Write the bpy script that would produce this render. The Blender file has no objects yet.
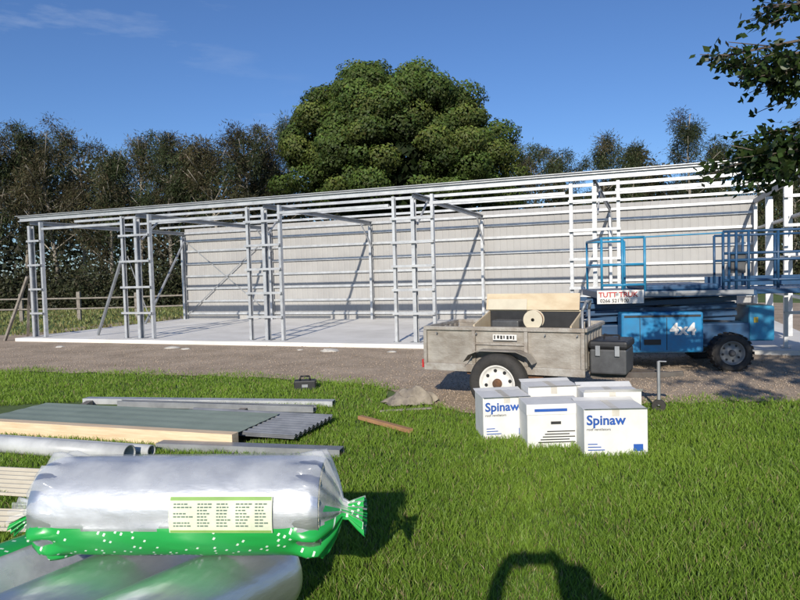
import bpy, bmesh, math, random
import numpy as np
from mathutils import Vector, Matrix, noise as mnoise
random.seed(7); rng=np.random.default_rng(7)
S=bpy.context.scene; COL=S.collection; R=math.radians
S.view_settings.view_transform='Standard'; S.view_settings.look='None'; S.view_settings.exposure=0
# ------------------------------------------------------------ camera
F=640.0; EYE=1.6; p=math.atan(28/F); r=R(1.56)
fw=Vector((0,math.cos(p),-math.sin(p))); r0=Vector((1,0,0)); u0=Vector((0,math.sin(p),math.cos(p)))
rt=r0*math.cos(r)-u0*math.sin(r); up=u0*math.cos(r)+r0*math.sin(r)
cd=bpy.data.cameras.new('camera'); cam=bpy.data.objects.new('camera',cd); COL.objects.link(cam)
M=Matrix((rt,up,-fw)).transposed().to_4x4(); M.translation=Vector((0,0,EYE)); cam.matrix_world=M
cd.sensor_width=36; cd.lens=36*F/800; cd.clip_start=.05; cd.clip_end=2000; S.camera=cam
def ray(px,py): return fw+rt*((px-400)/F)-up*((py-300)/F)
def at(px,py,z=0.0):
    d=ray(px,py); t=(z-EYE)/d.z; return Vector((0,0,EYE))+d*t
def atd(px,py,Y):
    d=ray(px,py); return Vector((0,0,EYE))+d*(Y/d.y)
# ------------------------------------------------------------ materials
def mat(name,c1,rough=.6,metal=0,c2=None,scale=6,bump=0,bscale=60,stretch=None,detail=5,alpha=None):
    m=bpy.data.materials.new(name); m.use_nodes=True; nt=m.node_tree; N=nt.nodes; b=N['Principled BSDF']
    b.inputs['Roughness'].default_value=rough; b.inputs['Metallic'].default_value=metal
    if c2 is None: c2=tuple(x*.78 for x in c1)
    tc=N.new('ShaderNodeTexCoord'); mp=N.new('ShaderNodeMapping'); nt.links.new(tc.outputs['Object'],mp.inputs[0])
    if stretch: mp.inputs['Scale'].default_value=stretch
    n=N.new('ShaderNodeTexNoise'); n.inputs['Scale'].default_value=scale; n.inputs['Detail'].default_value=detail; n.inputs['Roughness'].default_value=.65
    nt.links.new(mp.outputs[0],n.inputs['Vector'])
    cr=N.new('ShaderNodeValToRGB'); cr.color_ramp.elements[0].position=.35; cr.color_ramp.elements[1].position=.65
    cr.color_ramp.elements[0].color=(*c2,1); cr.color_ramp.elements[1].color=(*c1,1)
    nt.links.new(n.outputs['Fac'],cr.inputs[0]); nt.links.new(cr.outputs[0],b.inputs['Base Color'])
    if bump:
        n2=N.new('ShaderNodeTexNoise'); n2.inputs['Scale'].default_value=bscale; n2.inputs['Detail'].default_value=4
        nt.links.new(mp.outputs[0],n2.inputs['Vector'])
        bp=N.new('ShaderNodeBump'); bp.inputs['Strength'].default_value=bump; bp.inputs['Distance'].default_value=.02
        nt.links.new(n2.outputs['Fac'],bp.inputs['Height']); nt.links.new(bp.outputs[0],b.inputs['Normal'])
    return m
def leafmat(name,rough=.5,trans=.3):
    m=bpy.data.materials.new(name); m.use_nodes=True; nt=m.node_tree; N=nt.nodes; b=N['Principled BSDF']; out=N['Material Output']
    a=N.new('ShaderNodeAttribute'); a.attribute_name='Col'
    nt.links.new(a.outputs['Color'],b.inputs['Base Color']); b.inputs['Roughness'].default_value=rough
    b.inputs['Specular IOR Level'].default_value=.3
    if trans<=0: return m
    t=N.new('ShaderNodeBsdfTranslucent'); nt.links.new(a.outputs['Color'],t.inputs[0])
    mx=N.new('ShaderNodeMixShader'); mx.inputs[0].default_value=trans
    nt.links.new(b.outputs[0],mx.inputs[1]); nt.links.new(t.outputs[0],mx.inputs[2]); nt.links.new(mx.outputs[0],out.inputs[0])
    return m
GALV=mat('galvanised',(.63,.64,.64),.45,.45,(.46,.47,.48),5,.1,90)
GALVD=mat('galvanised_dull',(.38,.39,.40),.5,.45,(.26,.27,.28),4)
SHEET=mat('sheet_inner',(.40,.39,.37),.6,0,(.35,.34,.325),1.2)
CONC=mat('concrete',(.84,.81,.75),.85,0,(.68,.65,.59),.8,.2,30)
CONCD=mat('concrete_spill',(.60,.57,.51),.9,0,(.45,.42,.37),8,.4,40)
WOOD=mat('pine',(.84,.66,.44),.7,0,(.68,.49,.30),6,.1,40,(.4,6,6))
OLDWOOD=mat('weathered_wood',(.30,.27,.23),.85,0,(.18,.155,.13),8,.4,40)
BARK=mat('bark',(.16,.13,.10),.9,0,(.07,.055,.045),6,.6,20)
GREENSHEET=mat('grey_green_steel',(.35,.41,.31),.45,.1,(.27,.32,.235),1.5,.1,3)
CREAM=mat('cream_paint',(.66,.60,.46),.5,0,(.56,.50,.38),4)
PVC=mat('pale_grey_plastic',(.60,.61,.60),.4,0,(.42,.43,.43),3)
BLACK=mat('black_plastic',(.025,.025,.027),.5,0,(.015,.015,.016),8)
DARK=mat('dark_grey_plastic',(.085,.087,.09),.5,0,(.055,.055,.058),8)
RUB=mat('rubber',(.03,.029,.028),.85,0,(.05,.045,.04),10,.3,60)
WHITEP=mat('white_paint',(.80,.78,.74),.5,0,(.66,.63,.58),14)
BLUE=mat('lift_blue',(.012,.23,.47),.42,0,(.03,.17,.34),5)
CYAN=mat('rail_cyan',(.03,.28,.48),.4,0,(.04,.20,.36),8)
NAVY=mat('rail_navy',(.018,.08,.18),.45,0,(.02,.06,.13),8)
RED=mat('red_print',(.55,.03,.03),.5); INKB=mat('blue_print',(.02,.10,.42),.5); INK=mat('dark_print',(.03,.03,.03),.6)
YEL=mat('yellow_paint',(.60,.42,.05),.5)
TRAIL=mat('trailer_steel',(.42,.39,.34),.6,.2,(.26,.225,.185),3,.2,30,(1,1,2.2))
TRAILF=mat('trailer_frame',(.46,.435,.39),.55,.2,(.28,.235,.19),6,.2,50)
RUST=mat('rusty_steel',(.20,.09,.04),.8,.1,(.10,.06,.04),12,.3,60)
CARD=mat('white_carton',(.78,.77,.74),.7,0,(.68,.67,.64),5,.1,6)
TAPE=mat('tape',(.66,.62,.54),.3)
PLY=mat('plywood',(.66,.55,.38),.7,0,(.55,.43,.28),4,0,60,(1,6,1))
CLOTH=mat('canvas',(.36,.31,.24),.95,0,(.17,.145,.12),5,.2,60)
SHIRT=mat('shirt',(.3,.32,.35),.9)
WOOL=mat('insulation_wool',(.72,.66,.50),.95,0,(.6,.52,.36),20,.6,80)
LEAF=leafmat('leaf',.6,.2); GRASSM=leafmat('grass_blade',.45,.35); NEARLEAF=leafmat('near_leaf',.35,.3)
FOIL=mat('foil',(.70,.71,.73),.36,.85,(.58,.60,.63),3,.14,9,(1,3,3))
def printed():
    m=mat('green_film',(.02,.36,.07),.3); nt=m.node_tree; N=nt.nodes; b=N['Principled BSDF']
    tc=N.new('ShaderNodeTexCoord'); sp=N.new('ShaderNodeSeparateXYZ'); nt.links.new(tc.outputs['Object'],sp.inputs[0])
    ad=N.new('ShaderNodeMath'); ad.operation='SUBTRACT'; nt.links.new(sp.outputs['Z'],ad.inputs[0]); nt.links.new(sp.outputs['Y'],ad.inputs[1])
    cb=N.new('ShaderNodeCombineXYZ'); nt.links.new(sp.outputs['X'],cb.inputs[0]); nt.links.new(ad.outputs[0],cb.inputs[1])
    mp=N.new('ShaderNodeMapping'); mp.inputs['Rotation'].default_value=(0,0,.45); nt.links.new(cb.outputs[0],mp.inputs[0])
    v=N.new('ShaderNodeTexBrick'); v.inputs['Scale'].default_value=1; v.inputs['Brick Width'].default_value=.026; v.inputs['Row Height'].default_value=.036; v.inputs['Mortar Size'].default_value=.0085; v.inputs['Mortar Smooth'].default_value=0; v.inputs['Bias'].default_value=.25
    v.inputs['Color1'].default_value=(.72,.84,.72,1); v.inputs['Color2'].default_value=(.02,.32,.06,1); v.inputs['Mortar'].default_value=(.02,.38,.07,1)
    nt.links.new(mp.outputs[0],v.inputs['Vector'])
    gt=N.new('ShaderNodeRGBToBW'); nt.links.new(v.outputs['Color'],gt.inputs[0])
    th=N.new('ShaderNodeMath'); th.operation='GREATER_THAN'; th.inputs[1].default_value=.52; nt.links.new(gt.outputs[0],th.inputs[0])
    mx=N.new('ShaderNodeMixRGB'); mx.inputs[1].default_value=(.02,.37,.07,1); mx.inputs[2].default_value=(.75,.86,.75,1); nt.links.new(th.outputs[0],mx.inputs[0])
    nt.links.new(mx.outputs[0],b.inputs['Base Color'])
    return m
FILMG=printed()
def film():
    m=bpy.data.materials.new('clear_film'); m.use_nodes=True; nt=m.node_tree; N=nt.nodes; out=N['Material Output']
    b=N['Principled BSDF']; b.inputs['Base Color'].default_value=(.8,.82,.84,1); b.inputs['Roughness'].default_value=.22; b.inputs['Specular IOR Level'].default_value=.8
    t=N.new('ShaderNodeBsdfTransparent'); mx=N.new('ShaderNodeMixShader')
    n=N.new('ShaderNodeTexNoise'); n.inputs['Scale'].default_value=5; n.inputs['Detail'].default_value=5
    tc=N.new('ShaderNodeTexCoord'); nt.links.new(tc.outputs['Object'],n.inputs['Vector'])
    mr=N.new('ShaderNodeMapRange'); mr.inputs[1].default_value=.35; mr.inputs[2].default_value=.7; mr.inputs[3].default_value=.2; mr.inputs[4].default_value=.5
    nt.links.new(n.outputs['Fac'],mr.inputs[0]); nt.links.new(mr.outputs[0],mx.inputs[0])
    bp=N.new('ShaderNodeBump'); bp.inputs['Strength'].default_value=.7; bp.inputs['Distance'].default_value=.02
    nt.links.new(n.outputs['Fac'],bp.inputs['Height']); nt.links.new(bp.outputs[0],b.inputs['Normal'])
    nt.links.new(t.outputs[0],mx.inputs[1]); nt.links.new(b.outputs[0],mx.inputs[2]); nt.links.new(mx.outputs[0],out.inputs[0])
    return m
FILM=film()
# ------------------------------------------------------------ helpers
class MB:
    def __init__(s): s.v=[]; s.f=[]; s.m=[]
    def add(s,vs,fs,mi=0):
        o=len(s.v); s.v+= [tuple(v) for v in vs]; s.f+=[tuple(i+o for i in f) for f in fs]; s.m+=[mi]*len(fs); return s
    def box(s,x0,x1,y0,y1,z0,z1,mi=0):
        return s.add([(x0,y0,z0),(x1,y0,z0),(x1,y1,z0),(x0,y1,z0),(x0,y0,z1),(x1,y0,z1),(x1,y1,z1),(x0,y1,z1)],
          [(0,3,2,1),(4,5,6,7),(0,1,5,4),(1,2,6,5),(2,3,7,6),(3,0,4,7)],mi)
    def fbox(s,o,a,b,c,mi=0):
        o=Vector(o);a=Vector(a);b=Vector(b);c=Vector(c)
        return s.add([o,o+a,o+a+b,o+b,o+c,o+a+c,o+a+b+c,o+b+c],[(0,3,2,1),(4,5,6,7),(0,1,5,4),(1,2,6,5),(2,3,7,6),(3,0,4,7)],mi)
    def bar(s,p,q,w,h,upv=(0,0,1),mi=0):
        p=Vector(p);q=Vector(q);a=(q-p); u=Vector(upv); n=a.cross(u).normalized(); b=n.cross(a).normalized()
        return s.fbox(p-n*w/2-b*h/2,a,n*w,b*h,mi)
    def chan(s,p,q,h,w,opn,t=.006):
        p=Vector(p);q=Vector(q);a=q-p; n=Vector(opn); n=(n-a*(n.dot(a)/a.dot(a))).normalized(); b=a.cross(n).normalized()
        s.fbox(p-n*w/2-b*h/2,a,n*t,b*h)
        for sg in (-1,1):
            o=p-n*(w/2-t)+b*(sg*h/2-(t if sg>0 else 0)); s.fbox(o,a,n*(w-t),b*t)
            o2=p+n*(w/2-t)+b*(sg*(h/2-t)-(.02 if sg>0 else 0)); s.fbox(o2,a,n*t,b*.02)
        return s
    def tube(s,p,q,r1,r2=None,n=10,mi=0,cap=True):
        p=Vector(p);q=Vector(q); r2=r1 if r2 is None else r2; a=(q-p).normalized()
        x=a.orthogonal().normalized(); y=a.cross(x); vs=[]
        for c,rr in ((p,r1),(q,r2)):
            for i in range(n):
                t=2*math.pi*i/n; vs.append(c+x*math.cos(t)*rr+y*math.sin(t)*rr)
        fs=[(i,(i+1)%n,n+(i+1)%n,n+i) for i in range(n)]
        if cap: fs+=[tuple(range(n-1,-1,-1)),tuple(range(n,2*n))]
        return s.add(vs,fs,mi)
    def path(s,pts,rad,n=8,mi=0):
        for i in range(len(pts)-1):
            r1=rad[i] if isinstance(rad,(list,tuple)) else rad; r2=rad[i+1] if isinstance(rad,(list,tuple)) else rad
            s.tube(pts[i],pts[i+1],r1,r2,n,mi)
        return s
    def lathe(s,prof,axis='y',c=(0,0,0),n=32,mi=0):
        vs=[]
        for (a,rr) in prof:
            for i in range(n):
                t=2*math.pi*i/n
                if axis=='y': vs.append((c[0]+rr*math.cos(t),c[1]+a,c[2]+rr*math.sin(t)))
                elif axis=='z': vs.append((c[0]+rr*math.cos(t),c[1]+rr*math.sin(t),c[2]+a))
                else: vs.append((c[0]+a,c[1]+rr*math.cos(t),c[2]+rr*math.sin(t)))
        fs=[]
        for k in range(len(prof)-1):
            for i in range(n):
                j=(i+1)%n; fs.append((k*n+i,k*n+j,(k+1)*n+j,(k+1)*n+i))
        return s.add(vs,fs,mi)
    def build(s,name,mats,parent=None,smooth=False,bevel=0,loc=None,rz=0):
        me=bpy.data.meshes.new(name); me.from_pydata(s.v,[],s.f)
        for m in (mats if isinstance(mats,(list,tuple)) else [mats]): me.materials.append(m)
        me.polygons.foreach_set('material_index',s.m)
        if smooth: me.polygons.foreach_set('use_smooth',[True]*len(s.f))
        me.update(); 
        bm=bmesh.new(); bm.from_mesh(me); bmesh.ops.recalc_face_normals(bm,faces=bm.faces); bm.to_mesh(me); bm.free()
        o=bpy.data.objects.new(name,me); COL.objects.link(o)
        if parent: o.parent=parent
        if loc is not None: o.location=loc
        o.rotation_euler.z=rz
        if bevel:
            b=o.modifiers.new('bevel','BEVEL'); b.width=bevel; b.segments=2; b.limit_method='ANGLE'
        return o
def tag(o,label=None,cat=None,group=None,kind=None):
    if label: o['label']=label
    if cat: o['category']=cat
    if group: o['group']=group
    if kind: o['kind']=kind
    return o
def thing(name,label,cat,loc=(0,0,0),rz=0,group=None):
    o=bpy.data.objects.new(name,None); COL.objects.link(o); o.location=loc; o.rotation_euler.z=rz; o.empty_display_size=.2
    return tag(o,label,cat,group)
def npmesh(name,V,Fq,Ft,cols,mt,parent=None,shape=None):
    me=bpy.data.meshes.new(name); nq=len(Fq); ntq=len(Ft) if Ft is not None else 0
    me.vertices.add(len(V)); me.vertices.foreach_set('co',V.astype(np.float32).ravel())
    loops=Fq.ravel() if ntq==0 else np.concatenate([Fq.ravel(),Ft.ravel()])
    me.loops.add(len(loops)); me.loops.foreach_set('vertex_index',loops.astype(np.int32))
    st=np.arange(nq)*4
    if ntq: st=np.concatenate([st,nq*4+np.arange(ntq)*3])
    me.polygons.add(nq+ntq); me.polygons.foreach_set('loop_start',st.astype(np.int32))
    me.update(calc_edges=True); me.validate()
    ca=me.color_attributes.new('Col','FLOAT_COLOR','POINT')
    c=np.ones((len(V),4),np.float32); c[:,:3]=cols; ca.data.foreach_set('color',c.ravel())
    me.materials.append(mt); o=bpy.data.objects.new(name,me); COL.objects.link(o)
    if parent: o.parent=parent
    return o
def leaves(name,C,A,L,W,cols,mt,parent=None,nrm=None):
    n=len(C); A=A/np.linalg.norm(A,axis=1,keepdims=True)
    rv=rng.normal(size=(n,3)) if nrm is None else nrm; Sd=np.cross(A,rv); Sd/=np.linalg.norm(Sd,axis=1,keepdims=True)+1e-9
    a=A*(L/2)[:,None]; s=Sd*(W/2)[:,None]
    V=np.stack([C-a,C-a*.1+s,C+a,C-a*.1-s],1).reshape(-1,3)
    Fq=np.arange(4*n).reshape(n,4)
    return npmesh(name,V,Fq,None,np.repeat(cols,4,axis=0),mt,parent)
def text(name,s,size,mt,parent,loc,rot=(R(90),0,0),ext=.001,bold=0):
    cu=bpy.data.curves.new(name,'FONT'); cu.body=s; cu.size=size; cu.extrude=ext; cu.offset=bold; cu.resolution_u=3
    t=bpy.data.objects.new(name,cu); COL.objects.link(t)
    dg=bpy.context.evaluated_depsgraph_get(); me=bpy.data.meshes.new_from_object(t.evaluated_get(dg))
    bpy.data.objects.remove(t); me.materials.clear(); me.materials.append(mt)
    o=bpy.data.objects.new(name,me); COL.objects.link(o); o.parent=parent; o.location=loc; o.rotation_euler=rot
    return o
# ------------------------------------------------------------ light
EL=R(24); AZ=R(11.5)
ld=Vector((math.sin(AZ)*math.cos(EL),math.cos(AZ)*math.cos(EL),-math.sin(EL)))
sl=bpy.data.lights.new('sun','SUN'); sl.energy=4.7; sl.angle=R(.5); sl.color=(1,.93,.82)
so=bpy.data.objects.new('sun',sl); COL.objects.link(so); so.rotation_euler=ld.to_track_quat('-Z','Y').to_euler()
W=bpy.data.worlds.new('World'); S.world=W; W.use_nodes=True; nt=W.node_tree; N=nt.nodes; bg=N['Background']
sky=N.new('ShaderNodeTexSky'); sky.sky_type='NISHITA'; sky.sun_disc=False; sky.sun_elevation=EL; sky.sun_rotation=math.pi+AZ
sky.air_density=1.0; sky.dust_density=.2; sky.ozone_density=3
tint=N.new('ShaderNodeMixRGB'); tint.blend_type='MULTIPLY'; tint.inputs[0].default_value=1; tint.inputs[2].default_value=(.62,.80,1.10,1)
nt.links.new(sky.outputs[0],tint.inputs[1])
tc=N.new('ShaderNodeTexCoord'); mp=N.new('ShaderNodeMapping'); mp.inputs['Scale'].default_value=(1.5,1.5,7); mp.inputs['Location'].default_value=(.4,0,.3)
nz=N.new('ShaderNodeTexNoise'); nz.inputs['Scale'].default_value=2.2; nz.inputs['Detail'].default_value=7; nz.inputs['Roughness'].default_value=.6
nt.links.new(tc.outputs['Generated'],mp.inputs[0]); nt.links.new(mp.outputs[0],nz.inputs['Vector'])
mr=N.new('ShaderNodeMapRange'); mr.inputs[1].default_value=.54; mr.inputs[2].default_value=.78; mr.inputs[4].default_value=.5
nt.links.new(nz.outputs['Fac'],mr.inputs[0])
sx=N.new('ShaderNodeSeparateXYZ'); nt.links.new(tc.outputs['Generated'],sx.inputs[0])
m2=N.new('ShaderNodeMapRange'); m2.inputs[1].default_value=-.1; m2.inputs[2].default_value=-.45; m2.inputs[3].default_value=0.0; m2.inputs[4].default_value=1
nt.links.new(sx.outputs['X'],m2.inputs[0]); mm=N.new('ShaderNodeMath'); mm.operation='MULTIPLY'
nt.links.new(mr.outputs[0],mm.inputs[0]); nt.links.new(m2.outputs[0],mm.inputs[1])
mx=N.new('ShaderNodeMixRGB'); mx.inputs[2].default_value=(6,6.8,8,1)
nt.links.new(mm.outputs[0],mx.inputs[0]); nt.links.new(tint.outputs[0],mx.inputs[1]); nt.links.new(mx.outputs[0],bg.inputs[0]); bg.inputs[1].default_value=.105
# ------------------------------------------------------------ ground
GR=mat('lawn_soil',(.12,.18,.04),.95,0,(.07,.11,.027),.9,.5,12)
g=MB(); n=40
g.add([(-300+600*i/n,-100+600*j/n,0) for j in range(n+1) for i in range(n+1)],[(j*(n+1)+i,j*(n+1)+i+1,(j+1)*(n+1)+i+1,(j+1)*(n+1)+i) for j in range(n) for i in range(n)])
tag(g.build('ground',GR),kind='structure')
def gravelmat():
    m=mat('gravel',(.53,.42,.31),.95,0,(.36,.28,.20),1.3,.5,45); nt=m.node_tree; N=nt.nodes; b=N['Principled BSDF']
    tc=N['Texture Coordinate']; v=N.new('ShaderNodeTexNoise'); v.inputs['Scale'].default_value=48; v.inputs['Detail'].default_value=3
    nt.links.new(tc.outputs['Object'],v.inputs['Vector'])
    cr=N.new('ShaderNodeValToRGB'); cr.color_ramp.elements[0].position=.38; cr.color_ramp.elements[1].position=.66
    cr.color_ramp.elements[0].color=(.70,.68,.66,1); cr.color_ramp.elements[1].color=(1.22,1.2,1.16,1)
    mx=N.new('ShaderNodeMixRGB'); mx.blend_type='MULTIPLY'; mx.inputs[0].default_value=1
    src=b.inputs['Base Color'].links[0].from_socket
    nt.links.new(v.outputs['Fac'],cr.inputs[0]); nt.links.new(src,mx.inputs[1]); nt.links.new(cr.outputs[0],mx.inputs[2]); nt.links.new(mx.outputs[0],b.inputs['Base Color'])
    return m
GRAV=gravelmat()
edge=[(-260,366),(-100,370),(0,372),(150,375),(250,378),(330,382),(380,388),(430,404),(465,415),(530,418),(570,414),(650,404),(800,402),(1000,402)]
ex=np.array([e[0] for e in edge],float); ey=np.array([e[1] for e in edge],float)
pts=[]
for k in range(0,90):
    px=-260+1260*k/89; py=np.interp(px,ex,ey)+1.5*mnoise.noise(Vector((px*.05,0,0)))*2; w=at(px,py,0); pts.append((w.x,w.y,.014))
far=[(22,12,.014),(20,20,.014),(12,27,.014),(-9,27,.014),(-12,19.5,.014),(-22,16.5,.014)]
mb=MB(); vs=pts+far; mb.add(vs,[tuple(range(len(vs)))])
o=mb.build('gravel_pad',GRAV); tag(o,kind='structure')
bm=bmesh.new(); bm.from_mesh(o.data); bmesh.ops.triangulate(bm,faces=bm.faces); 
for f_ in bm.faces:
    if f_.normal.z<0: f_.normal_flip()
bm.to_mesh(o.data); bm.free()
LEAFD=leafmat('stone',.9,0.0)
def stones(n,fn,smin,smax,name,c0,c1):
    P=[];
    while len(P)<n:
        q=fn()
        if q is not None: P.append(q)
    P=np.array(P); base=np.array([(1,0,0),(-1,0,0),(0,1,0),(0,-1,0),(0,0,.7),(0,0,-.7)],float)
    sc=rng.uniform(smin,smax,n)[:,None,None]*rng.uniform(.6,1.3,(n,6,1)); V=base[None]*sc
    th=rng.uniform(0,6.28,n); c,s_=np.cos(th)[:,None],np.sin(th)[:,None]
    x=V[:,:,0]*c-V[:,:,1]*s_; y=V[:,:,0]*s_+V[:,:,1]*c; V[:,:,0]=x; V[:,:,1]=y; V+=P[:,None,:]
    T=np.array([(0,2,4),(2,1,4),(1,3,4),(3,0,4),(2,0,5),(1,2,5),(3,1,5),(0,3,5)])
    Ft=(T[None]+6*np.arange(n)[:,None,None]).reshape(-1,3)
    t=rng.uniform(0,1,(n,1)); cols=np.array(c0)*(1-t)+np.array(c1)*t
    return npmesh(name,V.reshape(-1,3),np.zeros((0,4),int),Ft,np.repeat(cols,6,axis=0),LEAFD)
def gp():
    px=random.uniform(-60,860); py=random.uniform(346,418)
    if py<np.interp(px,ex,ey)+random.gauss(-1,2): 
        w=at(px,py,.016); return (w.x,w.y,.02)
    return None
tag(stones(13000,gp,.005,.014,'gravel',(.31,.24,.175),(.54,.44,.34)),'loose brown gravel scattered over the pad in front of the slab','gravel',kind='stuff')
# ------------------------------------------------------------ shed
SH0=Vector((-10.0,17.5,0)); SHR=math.atan2(-.357,.934); L=18.3; D=6.3; BAY=3.66; ZT=.1
slab=MB().box(-.3,L+.4,-.4,D+.15,-.15,ZT).build('concrete_slab',CONC,None,bevel=.01,loc=SH0,rz=SHR); tag(slab,kind='structure')
sh=thing('shed_frame','long open fronted steel shed frame with bare roof purlins and pale clad back wall','shed',SH0,SHR)
HF=3.4; HB=3.38
def zr(y): return HF+(HB-HF)*y/D
def mem(name,p,q,h,w,opn,mt=GALV): return MB().chan(p,q,h,w,opn).build(name,mt,sh)
for i in range(6):
    s=i*BAY+(.08 if 2<=i<5 else 0); s=min(s,L)
    mem('column',(s,0,ZT),(s,0,HF-.28),.15,.075,(1,0,0))
    MB().box(s-.12,s+.12,-.12,.12,ZT,ZT+.012).build('base_plate',GALVD,sh)
    for d in ([.42] if i==0 else [-.42] if i==5 else [-.43,.43]):
        mem('jamb_post',(s+d,-.03,ZT),(s+d,-.03,HF-.2),.10,.06,(-1 if d>0 else 1,0,0))
        MB().box(s+d-.07,s+d+.07,-.1,.05,ZT,ZT+.01).build('base_plate',GALVD,sh)
    a,b=(0,.46) if i==0 else (-.46,0) if i==5 else (-.47,.47)
    for z in ((.72,1.22,1.72,2.22,2.72) if i%2 else (.65,1.2,1.75,2.3,2.85)) if i>1 else (.75,1.4,2.05,2.7):
        mem('girt',(s+a,-.12,z),(s+b,-.12,z),.08,.05,(0,0,1))
    mem('rafter',(s,.0,zr(0)-.19),(s,D,zr(D)-.19),.12,.05,(1,0,0),GALVD)
    mem('back_column',(s,D-.16,ZT),(s,D-.16,HB-.28),.15,.075,(1,0,0))
    if i>0 and i<5:
        mem('knee_brace',(s+.05,D-.2,HB-.95),(s+.05,D-1.0,HB-.25),.04,.03,(1,0,0))
        mem('knee_brace',(s+.05,.1,HF-.8),(s+.05,.8,HF-.25),.04,.03,(1,0,0))
for i in range(5):
    s=i*BAY; a=s+.46; b=s+BAY-.46
    mem('header',(a,-.03,3.02),(b,-.03,3.02),.07,.06,(0,0,-1))
for k,y in enumerate([1.7,3.5,5.3]):
    z=zr(y)-.03; mem('purlin',(-.25,y,z),(L+.25,y,z),.065,.05,(0,1,0))
mem('fascia_beam',(-.35,-.06,HF-.09),(L+.3,-.06,HF-.09),.13,.06,(0,-1,0))
MB().box(-.4,L+.35,-.14,.06,HF-.012,HF).build('roof_edge_capping',GALV,sh)
rib=MB(); x=-.02; pr=[]
while x<L+.02:
    pr+= [(x,0),(x+.14,0),(x+.16,.007),(x+.18,.007),(x+.2,0)]; x+=.2
vs=[(a,D+b,z) for z in (ZT-.08,HB-.02) for (a,b) in pr]; nn=len(pr)
rib.add(vs,[(i,i+1,nn+i+1,nn+i) for i in range(nn-1)])
rib.build('wall_cladding',SHEET,sh)
for z in (.3,.75,1.2,1.65,2.1,2.55,2.92,3.2):
    mem('wall_girt',(0,D-.045,z),(L,D-.045,z),.06,.07,(0,0,1),GALV)
st=MB(); 
for a,b in (((.1,D-.1,.3),(3.5,D-.1,2.9)),((.1,D-.1,2.9),(3.5,D-.1,.3))): st.bar(a,b,.003,.035,(0,0,1))
st.build('strap_brace',GALVD,sh)
for y in (D*.33,D*.66): mem('end_post',(L,y,ZT),(L,y,zr(y)-.28),.15,.075,(0,1,0))
for z in (.9,1.7,2.5): mem('end_girt',(L+.1,.1,z),(L+.1,D-.1,z),.1,.05,(0,0,1))
MB().bar((-.06,-.12,1.75),(-.75,-.35,.02),.09,.05).build('timber_prop',OLDWOOD,sh)
MB().bar((-.08,-.05,1.55),(-1.0,.55,.02),.07,.04).build('timber_prop',OLDWOOD,sh)
MB().bar((3.17,.04,2.3),(1.7,.5,.12),.05,.07).build('steel_prop',GALVD,sh)
MB().bar((.1,D-.2,2.9),(.2,D-2.4,.12),.06,.05).build('steel_prop',GALVD,sh)
MB().bar((BAY*1-.4,0.06,2.2),(BAY+.35,.06,.3),.004,.03).build('strap_brace',GALVD,sh)
for (px,py,s) in ((172,348,.11),(186,349,.07),(330,351,.13),(60,347,.08),(300,350,.05),(392,352,.07)):
    w=at(px,py,.02); mb=MB(); bm=bmesh.new(); bmesh.ops.create_icosphere(bm,subdivisions=2,radius=1)
    for v in bm.verts: v.co=Vector((v.co.x*s*1.5,v.co.y*s,v.co.z*s*.4))*(1+.5*mnoise.noise(v.co*2+Vector((px,0,0))))
    me=bpy.data.meshes.new('concrete_lump'); bm.to_mesh(me); bm.free(); me.materials.append(CONCD)
    o=bpy.data.objects.new('concrete_lump',me); COL.objects.link(o); o.location=(w.x,w.y,.02)
    nm={172:'larger pale concrete lump beside the slab edge in the second bay',186:'small pale lump just right of the larger concrete lump in the second bay',330:'wide pale concrete lump on gravel in front of the third bay',60:'pale concrete lump on gravel near the left end of the slab',300:'smallest pale concrete lump left of the wide one in the third bay',392:'small concrete lump beside slab edge just left of the trailer'}[px]
    tag(o,nm,'concrete lump','concrete lumps along the slab edge')
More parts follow.
